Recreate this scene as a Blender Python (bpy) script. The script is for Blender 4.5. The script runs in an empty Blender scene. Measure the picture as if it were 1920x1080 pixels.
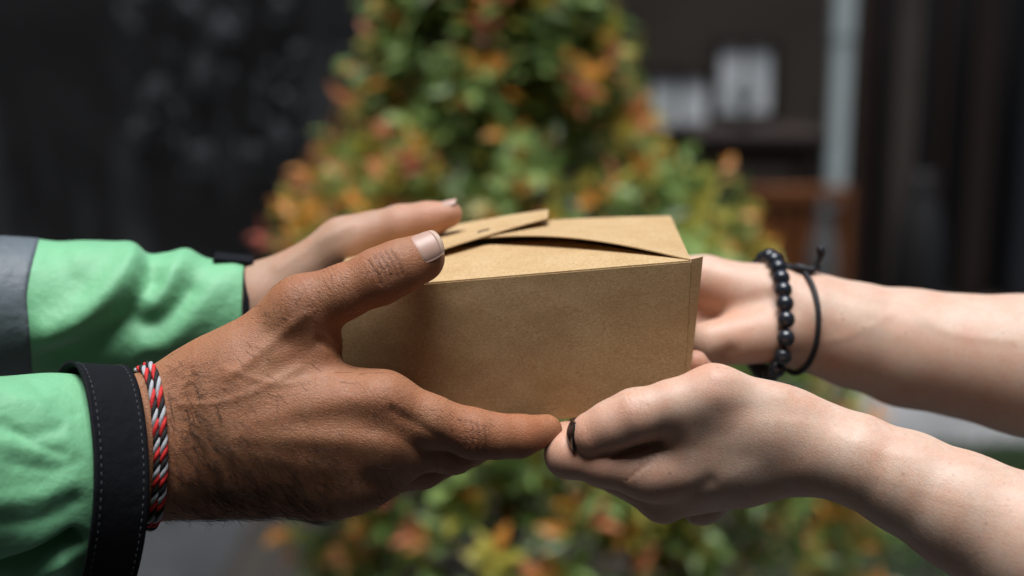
import bpy, bmesh, math, random
import numpy as np
from mathutils import Vector, Matrix
from mathutils.bvhtree import BVHTree

R_ = math.radians
rnd = random.Random(11)
nrs = np.random.RandomState(5)
sc = bpy.context.scene
COL = sc.collection

# ------------------------------------------------------------------ camera, sky, sun, exposure
PITCH = R_(12.0)
FOC = 660.0                      # mm, distance to the plane of focus
KPX = 1920 * 50 / 36.0           # pixels per unit tangent (photo pixels)
FW = np.array([0, math.cos(PITCH), -math.sin(PITCH)])
RT = np.array([1.0, 0, 0])
UP = np.array([0, math.sin(PITCH), math.cos(PITCH)])
TGT = np.array([0, 0, 1.10])
CAM = TGT - FW * FOC / 1000

cd = bpy.data.cameras.new('camera')
cam = bpy.data.objects.new('camera', cd); COL.objects.link(cam)
cam.location = CAM
cam.rotation_euler = (R_(90) - PITCH, 0, 0)
cd.lens = 50; cd.sensor_width = 36; cd.clip_start = 0.02; cd.clip_end = 500
cd.dof.use_dof = True; cd.dof.focus_distance = 0.648; cd.dof.aperture_fstop = 3.6
cd.dof.aperture_blades = 0
sc.camera = cam

SUN_EL, SUN_AZ = 80.0, 190.0      # azimuth clockwise from +y
w = bpy.data.worlds.new('World'); sc.world = w; w.use_nodes = True
nt = w.node_tree
sky = nt.nodes.new('ShaderNodeTexSky'); sky.sky_type = 'NISHITA'; sky.sun_disc = False
sky.sun_elevation = R_(SUN_EL); sky.sun_rotation = R_(SUN_AZ); sky.air_density = 1.0; sky.dust_density = 3.0
bg = nt.nodes['Background']; bg.inputs['Strength'].default_value = 0.05
nt.links.new(sky.outputs[0], bg.inputs[0])
sl = bpy.data.lights.new('sun', 'SUN'); sl.energy = 1.5; sl.angle = R_(36); sl.color = (0.95, 0.975, 1.0)
sun = bpy.data.objects.new('sun', sl); COL.objects.link(sun)
az = R_(SUN_AZ); el = R_(SUN_EL)
sdir = Vector((math.sin(az) * math.cos(el), math.cos(az) * math.cos(el), math.sin(el)))
sun.rotation_euler = sdir.to_track_quat('Z', 'Y').to_euler()
sc.view_settings.view_transform = 'Standard'
sc.view_settings.look = 'None'
sc.view_settings.exposure = 1.72
sc.view_settings.gamma = 1
sc.view_settings.use_curve_mapping = False
sc.cycles.use_denoising = True
sc.cycles.max_bounces = 8

# ------------------------------------------------------------------ frames and helpers
def Q(px, py, d):                 # photo pixel + depth from focus plane (mm) -> mm in the level-of-view frame
    D = FOC + d
    return np.array([(px - 960) / KPX * D, d, (540 - py) / KPX * D])
def q2w(q):                       # mm frame -> world metres
    q = np.asarray(q, float)
    return TGT + (q[..., 0:1] * RT + q[..., 1:2] * FW + q[..., 2:3] * UP) / 1000
def W(px, py, d): return q2w(Q(px, py, d))
def q2px(q):
    D = FOC + q[..., 1]
    return 960 + q[..., 0] / D * KPX, 540 - q[..., 2] / D * KPX

def thing(name, label, cat, base, group=None):
    o = bpy.data.objects.new(name, None); COL.objects.link(o)
    o.empty_display_size = 0.02
    o.location = base; o['label'] = label; o['category'] = cat
    if group: o['group'] = group
    o['_b'] = [float(x) for x in base]
    return o
def worldpos(o):
    p = Vector((0, 0, 0))
    while o is not None:
        p = p + o.location; o = o.parent
    return np.array(p)
def link(name, me, mats, parent=None, smooth=True, base=None):
    if not isinstance(mats, (list, tuple)): mats = [mats]
    for m in mats: me.materials.append(m)
    if smooth: me.polygons.foreach_set('use_smooth', [True] * len(me.polygons))
    o = bpy.data.objects.new(name, me); COL.objects.link(o)
    if parent is not None: o.parent = parent
    return o
def part(name, V, F, mats, parent=None, smooth=True, mi=None, attrs=None, base=None):
    """mesh from world-space vertices (metres)"""
    V = np.asarray(V, float)
    if parent is not None: off = worldpos(parent)
    else: off = np.array(base) if base is not None else V.mean(0)
    me = bpy.data.meshes.new(name)
    me.from_pydata((V - off).tolist(), [], F if isinstance(F, list) else F.tolist())
    if attrs:
        for k, a in attrs.items():
            at = me.attributes.new(k, 'FLOAT', 'POINT'); at.data.foreach_set('value', np.asarray(a, np.float32))
    me.update()
    o = link(name, me, mats, parent, smooth)
    if parent is None: o.location = off
    if mi is not None: me.polygons.foreach_set('material_index', list(mi))
    return o
def tag(o, label=None, cat=None, group=None, kind=None):
    if label: o['label'] = label
    if cat: o['category'] = cat
    if group: o['group'] = group
    if kind: o['kind'] = kind
    return o

class MB:                         # collects boxes / tubes in world space
    def __init__(s): s.V = []; s.F = []
    def add(s, V, F):
        n = len(s.V); s.V += [tuple(v) for v in V]; s.F += [[i + n for i in f] for f in F]; return s
    def box(s, x0, x1, y0, y1, z0, z1):
        V = [(x, y, z) for x in (x0, x1) for y in (y0, y1) for z in (z0, z1)]
        return s.add(V, [[0, 1, 3, 2], [4, 6, 7, 5], [0, 4, 5, 1], [2, 3, 7, 6], [0, 2, 6, 4], [1, 5, 7, 3]])
    def tube(s, pts, r, n=8, cap=True):
        V, F = tube_mesh(pts, r, n, cap); return s.add(V, F)
    def build(s, name, mats, parent=None, smooth=False, base=None, bevel=0):
        o = part(name, s.V, s.F, mats, parent, smooth, base=base)
        if bevel:
            b = o.modifiers.new('bevel', 'BEVEL'); b.width = bevel; b.segments = 2; b.limit_method = 'ANGLE'
        return o

def tube_mesh(pts, r, n=8, cap=True, closed=False):
    P = np.asarray(pts, float); m = len(P)
    r = np.full(m, r) if np.isscalar(r) else np.asarray(r, float)
    if closed: T = np.roll(P, -1, 0) - np.roll(P, 1, 0)
    else: T = np.gradient(P, axis=0)
    T /= np.linalg.norm(T, axis=1)[:, None] + 1e-12
    ref = np.array([0, 0, 1.0]) if abs(T[0][2]) < .9 else np.array([1.0, 0, 0])
    e = np.cross(T[0], ref); e /= np.linalg.norm(e)
    V = []
    for i in range(m):
        e = e - T[i] * e.dot(T[i]); e /= np.linalg.norm(e)
        f = np.cross(T[i], e)
        for k in range(n):
            a = 2 * math.pi * k / n
            V.append(P[i] + r[i] * (math.cos(a) * e + math.sin(a) * f))
    F = []
    for i in range(m if closed else m - 1):
        j = (i + 1) % m
        for k in range(n):
            F.append([i * n + k, i * n + (k + 1) % n, j * n + (k + 1) % n, j * n + k])
    if cap and not closed:
        F.append(list(range(n))[::-1]); F.append([(m - 1) * n + k for k in range(n)])
    return V, F
def spline(pts, n):
    P = np.asarray(pts, float); m = len(P)
    out = []
    for t in np.linspace(0, m - 1, n):
        i = min(int(t), m - 2); u = t - i
        p0 = P[max(i - 1, 0)]; p1 = P[i]; p2 = P[i + 1]; p3 = P[min(i + 2, m - 1)]
        out.append(.5 * (2 * p1 + (p2 - p0) * u + (2 * p0 - 5 * p1 + 4 * p2 - p3) * u * u + (3 * p1 - p0 - 3 * p2 + p3) * u ** 3))
    return np.array(out)
def grid_faces(nu, nv, close_v=False):
    F = []
    for i in range(nu - 1):
        for j in range(nv if close_v else nv - 1):
            k = (j + 1) % nv
            F.append([i * nv + j, i * nv + k, (i + 1) * nv + k, (i + 1) * nv + j])
    return F
def sheet(G, th):
    """thin solid sheet from a (nu,nv,3) grid, thickness th along its normal (both in same unit)"""
    nu, nv, _ = G.shape
    du = np.gradient(G, axis=0); dv = np.gradient(G, axis=1)
    N = np.cross(du, dv); N /= np.linalg.norm(N, axis=2)[..., None] + 1e-12
    A = (G + N * th / 2).reshape(-1, 3); B = (G - N * th / 2).reshape(-1, 3)
    n = nu * nv
    F = grid_faces(nu, nv)
    F = F + [[i + n for i in f[::-1]] for f in F]
    rim = [(i, 0) for i in range(nu)] + [(nu - 1, j) for j in range(1, nv)] + [(i, nv - 1) for i in range(nu - 2, -1, -1)] + [(0, j) for j in range(nv - 2, 0, -1)]
    ids = [i * nv + j for i, j in rim]
    for a, b in zip(ids, ids[1:] + ids[:1]): F.append([b, a, a + n, b + n])
    return np.vstack([A, B]), F

# ------------------------------------------------------------------ materials
def new_mat(name):
    m = bpy.data.materials.new(name); m.use_nodes = True
    return m, m.node_tree.nodes, m.node_tree.links, m.node_tree.nodes['Principled BSDF']
def nd(N, t, **kw):
    n = N.new('ShaderNode' + t)
    for k, v in kw.items():
        if k in n.inputs.keys() if hasattr(n.inputs, 'keys') else False: n.inputs[k].default_value = v
        else: setattr(n, k, v)
    return n
def ramp(N, stops):
    n = N.new('ShaderNodeValToRGB'); e = n.color_ramp.elements
    while len(e) < len(stops): e.new(.5)
    for x, (p, c) in zip(e, stops): x.position = p; x.color = (*c, 1) if len(c) == 3 else c
    return n
def mixc(N, L, fac, a, b, mode='MIX'):
    n = N.new('ShaderNodeMix'); n.data_type = 'RGBA'; n.blend_type = mode
    for s, v in ((0, fac), (6, a), (7, b)):
        if hasattr(v, 'links') or hasattr(v, 'is_linked'): L.new(v, n.inputs[s])
        elif s == 0: n.inputs[0].default_value = v
        else: n.inputs[s].default_value = (*v, 1)
    return n.outputs[2]
def math_(N, L, op, a, b=0.0):
    n = N.new('ShaderNodeMath'); n.operation = op
    for i, v in enumerate((a, b)):
        if hasattr(v, 'is_linked'): L.new(v, n.inputs[i])
        else: n.inputs[i].default_value = v
    return n.outputs[0]
def tex_coord(N, L, scale=None, rot=None):
    t = N.new('ShaderNodeTexCoord')
    if scale is None: return t.outputs['Object']
    mp = N.new('ShaderNodeMapping'); mp.inputs['Scale'].default_value = scale
    if rot: mp.inputs['Rotation'].default_value = rot
    L.new(t.outputs['Object'], mp.inputs[0]); return mp.outputs[0]
def noise(N, L, co, scale, detail=3, rough=.5):
    n = N.new('ShaderNodeTexNoise'); n.inputs['Scale'].default_value = scale; n.inputs['Detail'].default_value = detail
    n.inputs['Roughness'].default_value = rough; L.new(co, n.inputs['Vector']); return n.outputs['Fac']
def bump(N, L, h, dist, strength=1, prev=None):
    b = N.new('ShaderNodeBump'); b.inputs['Distance'].default_value = dist; b.inputs['Strength'].default_value = strength
    L.new(h, b.inputs['Height'])
    if prev: L.new(prev, b.inputs['Normal'])
    return b.outputs[0]
def plain(name, col, rough=.6, var=.15, scale=30, spec=.4, bmp=0):
    m, N, L, B = new_mat(name)
    co = tex_coord(N, L)
    f = noise(N, L, co, scale, 4)
    c = mixc(N, L, f, tuple(x * (1 - var) for x in col), tuple(min(1, x * (1 + var)) for x in col))
    L.new(c, B.inputs['Base Color']); B.inputs['Roughness'].default_value = rough; B.inputs['Specular IOR Level'].default_value = spec
    if bmp: L.new(bump(N, L, f, bmp), B.inputs['Normal'])
    return m

def skin_mat(name, base, red, dark, rough=.46, bstr=1.0, sss=.3, freck=0.0):
    """dark: colour the 'crease' attribute pulls to; red: 'blush' attribute"""
    m, N, L, B = new_mat(name)
    co = tex_coord(N, L)
    def attr(n):
        a = N.new('ShaderNodeAttribute'); a.attribute_name = n; return a.outputs['Fac']
    big = noise(N, L, co, 60, 4, .6); mid = noise(N, L, co, 330, 3)
    c = mixc(N, L, ramp_out(N, L, big, .35, .68), base, tuple(b * .45 + r * .55 for b, r in zip(base, red)))
    c = mixc(N, L, math_(N, L, 'MULTIPLY', mid, .22), c, dark)
    c = mixc(N, L, attr('blush'), c, red)
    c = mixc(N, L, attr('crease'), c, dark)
    if freck:
        v = N.new('ShaderNodeTexVoronoi'); v.inputs['Scale'].default_value = 190; L.new(co, v.inputs['Vector'])
        vb = N.new('ShaderNodeSeparateColor'); L.new(v.outputs['Color'], vb.inputs[0])
        dot = math_(N, L, 'MULTIPLY', ramp_out(N, L, v.outputs['Distance'], .22, .08), ramp_out(N, L, vb.outputs[0], .78, .95))
        c = mixc(N, L, math_(N, L, 'MULTIPLY', dot, freck), c, dark)
    CB = c
    # skin relief: cells stretched by the run of the creases
    wn = N.new('ShaderNodeTexNoise'); wn.inputs['Scale'].default_value = 120; wn.inputs['Detail'].default_value = 2; L.new(co, wn.inputs['Vector'])
    wv = N.new('ShaderNodeVectorMath'); wv.operation = 'MULTIPLY_ADD'; wv.inputs[1].default_value = (.004, .004, .004)
    L.new(wn.outputs['Color'], wv.inputs[0]); L.new(co, wv.inputs[2])
    mp = N.new('ShaderNodeCombineXYZ')
    for k_, vec in enumerate([(.45, 0, -.2), (0, .8, 0), (.4, 0, .9)]):
        n_ = N.new('ShaderNodeVectorMath'); n_.operation = 'DOT_PRODUCT'; n_.inputs[1].default_value = vec; L.new(wv.outputs[0], n_.inputs[0]); L.new(n_.outputs['Value'], mp.inputs[k_])
    v1 = N.new('ShaderNodeTexVoronoi'); v1.feature = 'DISTANCE_TO_EDGE'; v1.inputs['Scale'].default_value = 800; L.new(mp.outputs[0], v1.inputs['Vector'])
    v2 = N.new('ShaderNodeTexVoronoi'); v2.feature = 'DISTANCE_TO_EDGE'; v2.inputs['Scale'].default_value = 1700; L.new(mp.outputs[0], v2.inputs['Vector'])
    h1 = ramp_out(N, L, v1.outputs['Distance'], 0, .16); h2 = ramp_out(N, L, v2.outputs['Distance'], 0, .2)
    h = math_(N, L, 'ADD', math_(N, L, 'MULTIPLY', h1, .65), math_(N, L, 'MULTIPLY', h2, .35))
    nrm = bump(N, L, h, .00010 * bstr, 1.0)
    # deeper knuckle wrinkles where the 'wrinkle' attribute says so
    def dotv(v):
        n = N.new('ShaderNodeVectorMath'); n.operation = 'DOT_PRODUCT'; n.inputs[1].default_value = v; L.new(wv.outputs[0], n.inputs[0]); return n.outputs['Value']
    cx = N.new('ShaderNodeCombineXYZ')
    L.new(dotv((.87, 0, .5)), cx.inputs[0]); L.new(dotv((0, .6, 0)), cx.inputs[1]); L.new(dotv((.16, 0, -.28)), cx.inputs[2])
    v3 = N.new('ShaderNodeTexVoronoi'); v3.feature = 'DISTANCE_TO_EDGE'; v3.inputs['Scale'].default_value = 460; L.new(cx.outputs[0], v3.inputs['Vector'])
    h3 = math_(N, L, 'MULTIPLY', ramp_out(N, L, v3.outputs['Distance'], 0, .14), attr('wrinkle'))
    nrm = bump(N, L, h3, .00016 * bstr, 1.0, nrm)
    L.new(nrm, B.inputs['Normal'])
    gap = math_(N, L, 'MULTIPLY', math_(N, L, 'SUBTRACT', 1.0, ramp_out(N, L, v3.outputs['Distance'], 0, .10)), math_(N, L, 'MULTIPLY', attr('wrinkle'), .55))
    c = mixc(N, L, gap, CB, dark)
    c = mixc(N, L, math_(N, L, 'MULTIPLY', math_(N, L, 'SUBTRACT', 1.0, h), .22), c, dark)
    L.new(c, B.inputs['Base Color'])
    B.inputs['Subsurface Weight'].default_value = sss
    B.inputs['Subsurface Radius'].default_value = (1, .38, .2); B.inputs['Subsurface Scale'].default_value = .004
    rg = N.new('ShaderNodeMapRange'); rg.inputs['To Min'].default_value = rough - .08; rg.inputs['To Max'].default_value = rough + .1
    L.new(h, rg.inputs['Value']); L.new(rg.outputs[0], B.inputs['Roughness'])
    B.inputs['Specular IOR Level'].default_value = .45
    return m
def ramp_out(N, L, v, a, b):
    n = N.new('ShaderNodeMapRange'); n.inputs['From Min'].default_value = a; n.inputs['From Max'].default_value = b
    if a > b:
        n.inputs['From Min'].default_value = b; n.inputs['From Max'].default_value = a
        n.inputs['To Min'].default_value = 1; n.inputs['To Max'].default_value = 0
    L.new(v, n.inputs['Value']); return n.outputs[0]

def fabric_mat(name, col, rough=.6, weave=2200, bstr=.00006, sheen=.2):
    m, N, L, B = new_mat(name)
    co = tex_coord(N, L)
    f = noise(N, L, co, 40, 5, .6); g = noise(N, L, co, weave, 2)
    c = mixc(N, L, f, tuple(x * .86 for x in col), tuple(min(1, x * 1.1) for x in col))
    c = mixc(N, L, math_(N, L, 'MULTIPLY', g, .35), c, tuple(x * .7 for x in col))
    L.new(c, B.inputs['Base Color']); B.inputs['Roughness'].default_value = rough
    n1 = bump(N, L, noise(N, L, co, 160, 3), .0007)
    L.new(bump(N, L, g, bstr, 1, n1), B.inputs['Normal'])
    B.inputs['Sheen Weight'].default_value = sheen; B.inputs['Sheen Roughness'].default_value = .4
    return m
def kraft_mat():
    m, N, L, B = new_mat('kraft_card')
    co = tex_coord(N, L)
    f1 = noise(N, L, tex_coord(N, L, (1, 1, 1.8), (0, R_(9), 0)), 850, 4, .65)
    f2 = noise(N, L, tex_coord(N, L, (.45, 1, 1.6), (0, R_(-17), 0)), 1500, 3, .6)
    f3 = noise(N, L, co, 45, 5, .6)
    c = mixc(N, L, ramp_out(N, L, f1, .33, .67), (.405, .257, .115), (.57, .41, .225))
    c = mixc(N, L, math_(N, L, 'MULTIPLY', ramp_out(N, L, f2, .58, .72), .6), c, (.70, .51, .27))
    c = mixc(N, L, math_(N, L, 'MULTIPLY', ramp_out(N, L, f2, .40, .30), .5), c, (.19, .095, .03))
    c = mixc(N, L, math_(N, L, 'MULTIPLY', ramp_out(N, L, f3, .4, .75), .35), c, (.33, .18, .06))
    L.new(c, B.inputs['Base Color']); B.inputs['Roughness'].default_value = .72; B.inputs['Specular IOR Level'].default_value = .25
    L.new(bump(N, L, f1, .0001, 1, bump(N, L, noise(N, L, co, 28, 2), .0016)), B.inputs['Normal'])
    return m

M_KRAFT = kraft_mat()
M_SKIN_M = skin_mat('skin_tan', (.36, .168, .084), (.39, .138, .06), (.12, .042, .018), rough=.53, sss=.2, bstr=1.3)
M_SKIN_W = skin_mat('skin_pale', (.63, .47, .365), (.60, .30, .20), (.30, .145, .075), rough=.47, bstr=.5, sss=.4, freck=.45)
M_SKIN_P = skin_mat('skin_palm_lit', (.43, .285, .20), (.48, .22, .13), (.28, .13, .07), rough=.5, sss=.25)  # paler palm tone, also carrying the strong light on the far hand
M_NAIL = plain('nail_plate', (.43, .27, .21), .42, .08, 200, .5)
M_NAILTIP = plain('nail_free_edge', (.47, .33, .245), .5, .05, 200)
M_POLISH = plain('black_polish', (.008, .008, .01), .2, .1, 50, .5)
M_HAIR = plain('dark_hair', (.012, .008, .006), .5, .1, 50)
M_GREEN = fabric_mat('green_jacket_cloth', (.17, .46, .235), .6)
M_GREY = fabric_mat('grey_reflective_cloth', (.10, .125, .142), .55)
M_BLACK = fabric_mat('black_strap_cloth', (.007, .0075, .0095), .75, 2600, .00012, 0)
M_THREAD = plain('grey_thread', (.05, .055, .06), .8)
M_BLACK.node_tree.nodes['Principled BSDF'].inputs['Specular IOR Level'].default_value = .12
M_RED = fabric_mat('red_thread', (.62, .018, .015), .7, 3500, .0002, 0)
M_LGREY = fabric_mat('light_grey_thread', (.42, .43, .45), .6, 3500, .0002)
M_BLKTH = fabric_mat('black_thread', (.006, .006, .007), .75, 3500, .0002, 0)
M_BEAD = plain('black_bead', (.012, .016, .022), .25, .3, 80, .6)
M_CORD = plain('black_cord', (.012, .012, .014), .6)

# ------------------------------------------------------------------ implicit surfaces for bodies
class Field:
    def __init__(s, lo, hi, h):
        s.lo = np.array(lo, float); s.h = h
        s.n = np.ceil((np.array(hi) - s.lo) / h).astype(int) + 1
        s.ax = [s.lo[i] + h * np.arange(s.n[i]) for i in range(3)]
    def new(s): return np.full(s.n, 1e3, np.float32)
    def sl(s, lo, hi):
        a = np.clip(np.floor((lo - s.lo) / s.h).astype(int), 0, s.n); b = np.clip(np.ceil((hi - s.lo) / s.h).astype(int) + 1, 0, s.n)
        return tuple(slice(x, y) for x, y in zip(a, b))
    def pts(s, S):
        return np.meshgrid(*[s.ax[i][S[i]].astype(np.float32) for i in range(3)], indexing='ij')
def smin(a, b, k):
    if k <= 0: return np.minimum(a, b)
    h = np.maximum(k - np.abs(a - b), 0) / k
    return np.minimum(a, b) - h * h * k * .25
def cone(f, D, a, b, ra, rb, k=4, flat=None):
    """a,b: (px,py,depth); radii mm; flat: (normal, factor)"""
    a = Q(*a); b = Q(*b)
    m = k + 5
    S = f.sl(np.minimum(a - ra, b - rb) - m, np.maximum(a + ra, b + rb) + m)
    if any(x.stop <= x.start for x in S): return
    X, Y, Z = f.pts(S)
    ab = b - a; L2 = ab.dot(ab)
    x, y, z = X - a[0], Y - a[1], Z - a[2]
    t = np.clip((x * ab[0] + y * ab[1] + z * ab[2]) / L2, 0, 1)
    x = x - t * ab[0]; y = y - t * ab[1]; z = z - t * ab[2]
    r = ra + (rb - ra) * t
    if flat:
        n, fac = flat; n = np.array(n, float); n /= np.linalg.norm(n)
        c = x * n[0] + y * n[1] + z * n[2]
        d2 = np.maximum(x * x + y * y + z * z - c * c, 0)
        q = np.sqrt(d2 + (c / fac) ** 2) + 1e-6
        g = np.sqrt(d2 + (c / fac ** 2) ** 2) + 1e-6
        d = q * (q - r) / g
    else:
        d = np.sqrt(x * x + y * y + z * z) - r
    D[S] = smin(D[S], d.astype(np.float32), k)
def chain(f, D, pts, k=3, flat=None):
    for (x0, y0, d0, r0), (x1, y1, d1, r1) in zip(pts, pts[1:]):
        cone(f, D, (x0, y0, d0), (x1, y1, d1), r0, r1, k, flat)
def surface_nets(f, D):
    nx, ny, nz = D.shape
    ins = D < 0
    c = np.zeros((nx - 1, ny - 1, nz - 1), np.int8)
    off = [(i, j, k) for i in (0, 1) for j in (0, 1) for k in (0, 1)]
    for i, j, k in off: c += ins[i:nx - 1 + i, j:ny - 1 + j, k:nz - 1 + k]
    act = np.argwhere((c > 0) & (c < 8))
    idx = np.full(c.shape, -1, np.int32); idx[tuple(act.T)] = np.arange(len(act))
    acc = np.zeros((len(act), 3)); cnt = np.zeros(len(act))
    corner = {o: D[act[:, 0] + o[0], act[:, 1] + o[1], act[:, 2] + o[2]] for o in off}
    for o in off:
        for a in range(3):
            if o[a] == 0:
                p = list(o); p[a] = 1; p = tuple(p)
                da, db = corner[o], corner[p]
                m = (da < 0) != (db < 0)
                t = da[m] / (da[m] - db[m])
                pos = np.tile(np.array(o, float), (m.sum(), 1)); pos[:, a] += t
                acc[m] += pos; cnt[m] += 1
    V = f.lo + f.h * (act + acc / cnt[:, None])
    F = []
    for a in range(3):
        b, g = (a + 1) % 3, (a + 2) % 3
        s0 = [slice(None)] * 3; s1 = [slice(None)] * 3
        s0[a] = slice(0, -1); s1[a] = slice(1, None)
        e = ins[tuple(s0)] != ins[tuple(s1)]
        E = np.argwhere(e)
        ok = (E[:, b] > 0) & (E[:, g] > 0) & (E[:, b] < D.shape[b] - 1) & (E[:, g] < D.shape[g] - 1)
        E = E[ok]
        def cell(db, dg):
            x = E.copy(); x[:, b] -= db; x[:, g] -= dg
            return idx[x[:, 0], x[:, 1], x[:, 2]]
        q = np.stack([cell(1, 1), cell(0, 1), cell(0, 0), cell(1, 0)], 1)
        flip = ~ins[E[:, 0], E[:, 1], E[:, 2]]
        q[flip] = q[flip][:, ::-1]
        F.append(q)
    F = np.vstack(F)
    F = F[(F >= 0).all(1)]
    return V, F
def vnormals(V, F):
    n = np.cross(V[F[:, 2]] - V[F[:, 0]], V[F[:, 3]] - V[F[:, 1]])
    N = np.zeros_like(V)
    for i in range(4): np.add.at(N, F[:, i], n)
    return N / (np.linalg.norm(N, axis=1)[:, None] + 1e-12)
def relax(V, F, it=2, lam=.5):
    E = np.vstack([F[:, [0, 1]], F[:, [1, 2]], F[:, [2, 3]], F[:, [3, 0]]])
    for l in [lam] * it:
        s = np.zeros_like(V); c = np.zeros(len(V))
        np.add.at(s, E[:, 0], V[E[:, 1]]); np.add.at(s, E[:, 1], V[E[:, 0]])
        np.add.at(c, E[:, 0], 1); np.add.at(c, E[:, 1], 1)
        V = V + l * (s / np.maximum(c, 1)[:, None] - V)
    return V
def dist_poly(P, pts):
    best = np.full(len(P), 1e9)
    for a, b in zip(pts, pts[1:]):
        ab = b - a; t = np.clip((P - a) @ ab / max(ab @ ab, 1e-9), 0, 1)
        best = np.minimum(best, np.linalg.norm(P - a - t[:, None] * ab, axis=1))
    return best
class Body:
    def __init__(s, f, D, it=2):
        s.V, s.F = surface_nets(f, D); s.V = relax(s.V, s.F, it)
        s.N = vnormals(s.V, s.F)
        n = len(s.V)
        s.at = {k: np.zeros(n) for k in ('crease', 'blush', 'wrinkle')}
        s.px, s.py = q2px(s.V); s.front = s.N[:, 1] < .25
    def line(s, pts, width, amp, crease=0, depth_any=False):
        """raise (+) or groove (-) along a line drawn on the side seen; width/amp mm"""
        P = spline([(x, y, 0) for x, y in pts], len(pts) * 6)
        d = dist_poly(np.stack([s.px, s.py, 0 * s.px], 1), P) / 4.0
        g = np.exp(-(d / width) ** 2) * s.front
        s.V = s.V + s.N * (amp * g)[:, None]
        if crease: s.at['crease'] = np.maximum(s.at['crease'], crease * np.exp(-(d / (width * .8)) ** 2) * s.front)
    def spot(s, key, x, y, r, v, front=True):
        d = np.hypot(s.px - x, s.py - y) / 4.0
        g = np.exp(-(d / r) ** 2) * v
        if front: g = g * s.front
        s.at[key] = np.minimum(1, s.at[key] + g)
    def build(s, name, mat, parent):
        s.N = vnormals(s.V, s.F)
        o = part(name, q2w(s.V), s.F, mat, parent, True, attrs=s.at)
        s.bvh = BVHTree.FromPolygons([Vector(v) for v in s.V], [tuple(map(int, q)) for q in s.F])
        return o
    def patch(s, c, a, b, n, la, lb, nu=14, nv=14, lift=.5, squar=3.5):
        """a shield shaped patch laid on the skin: c centre (mm), a along, b across, n outward"""
        a = np.array(a, float); a /= np.linalg.norm(a); n = np.array(n, float); n -= a * n.dot(a); n /= np.linalg.norm(n)
        b = np.cross(n, a) if b is None else np.array(b, float)
        G = np.zeros((nu, nv, 3))
        for i in range(nu):
            for j in range(nv):
                u = -1 + 2 * i / (nu - 1); v = -1 + 2 * j / (nv - 1)
                # square -> squircle
                uu = u * math.sqrt(1 - v * v / squar); vv = v * math.sqrt(1 - u * u / squar)
                o = c + a * uu * la + b * vv * lb + n * 14
                h = s.bvh.ray_cast(Vector(o), Vector(-n), 40)
                p = np.array(h[0]) if h[0] is not None else o - n * 14
                e = max(abs(u), abs(v))
                G[i, j] = p + n * (lift * (1 - e ** 6) - .15)
        return G

# ------------------------------------------------------------------ the place: ground, walls, house
def rough_mat(name, c0, c1, scale, rough=.6, bmp=.01, spec=.4, stretch=(1, 1, 1), thr=(.4, .65)):
    m, N, L, B = new_mat(name)
    co = tex_coord(N, L, stretch)
    f = noise(N, L, co, scale, 6, .6)
    c = mixc(N, L, ramp_out(N, L, f, *thr), c0, c1)
    L.new(c, B.inputs['Base Color']); B.inputs['Roughness'].default_value = rough; B.inputs['Specular IOR Level'].default_value = spec
    L.new(bump(N, L, f, bmp), B.inputs['Normal'])
    return m
M_GROUND = rough_mat('dark_concrete', (.018, .018, .0185), (.045, .047, .05), 3, .55, .004)
M_PATH = rough_mat('pale_concrete', (.13, .13, .13), (.20, .20, .20), 4, .7, .004)
M_SOIL = rough_mat('soil', (.012, .010, .008), (.03, .024, .018), 12, .9, .02)
M_DWALL = rough_mat('dark_wall_paint', (.015, .0152, .0158), (.085, .09, .095), 6.0, .45, .008, .3, (1, 1, .2), (.48, .8))
M_STREAK = plain('pale_stain_and_glint', (.06, .067, .072), .5, .6, 14)  # shared by the wall stains and the painted glints
M_HWALL = rough_mat('house_plaster', (.040, .030, .022), (.060, .046, .034), 1.5, .8, .003)
M_PANEL = rough_mat('grey_panel', (.040, .030, .024), (.055, .042, .034), 2, .7, .002)
M_POST = plain('white_post_paint', (.45, .52, .52), .5, .1, 6)
M_DARKW = plain('dark_wood', (.016, .008, .006), .6, .3, 10)
M_REDW = plain('red_brown_wood', (.035, .012, .008), .6, .3, 10)
M_BLK = plain('black_void_paint', (.004, .004, .0045), .7, .2, 4)
M_WOOD = rough_mat('orange_wood', (.12, .04, .012), (.20, .07, .02), 6, .5, .002, .4, (1, 1, 4))
M_PANE = plain('sky_reflection_pane', (.8, .92, .95), .35, .35, 7, .5)  # pale base colour stands in for sky reflected in the glass
M_POT = plain('grey_glaze', (.09, .09, .09), .45, .3, 14)

g = MB(); g.add([(-14, -6, 0), (14, -6, 0), (14, 14, 0), (-14, 14, 0)], [[0, 1, 2, 3]])
tag(g.build('ground', M_GROUND), kind='structure')
p = MB(); p.add([(.62, 3.05, .02), (6, 3.05, .02), (6, 4.35, .02), (.62, 4.35, .02)], [[0, 1, 2, 3]]); p.box(.62, 6, 3.05, 4.35, -.02, .018)
tag(p.build('path', M_PATH), kind='structure')
s = MB(); s.add([(-.62, 1.0, .004), (1.6, 1.0, .004), (1.6, 3.0, .004), (-.62, 3.0, .004)], [[0, 1, 2, 3]])
tag(s.build('soil', M_SOIL), kind='structure')

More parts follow.
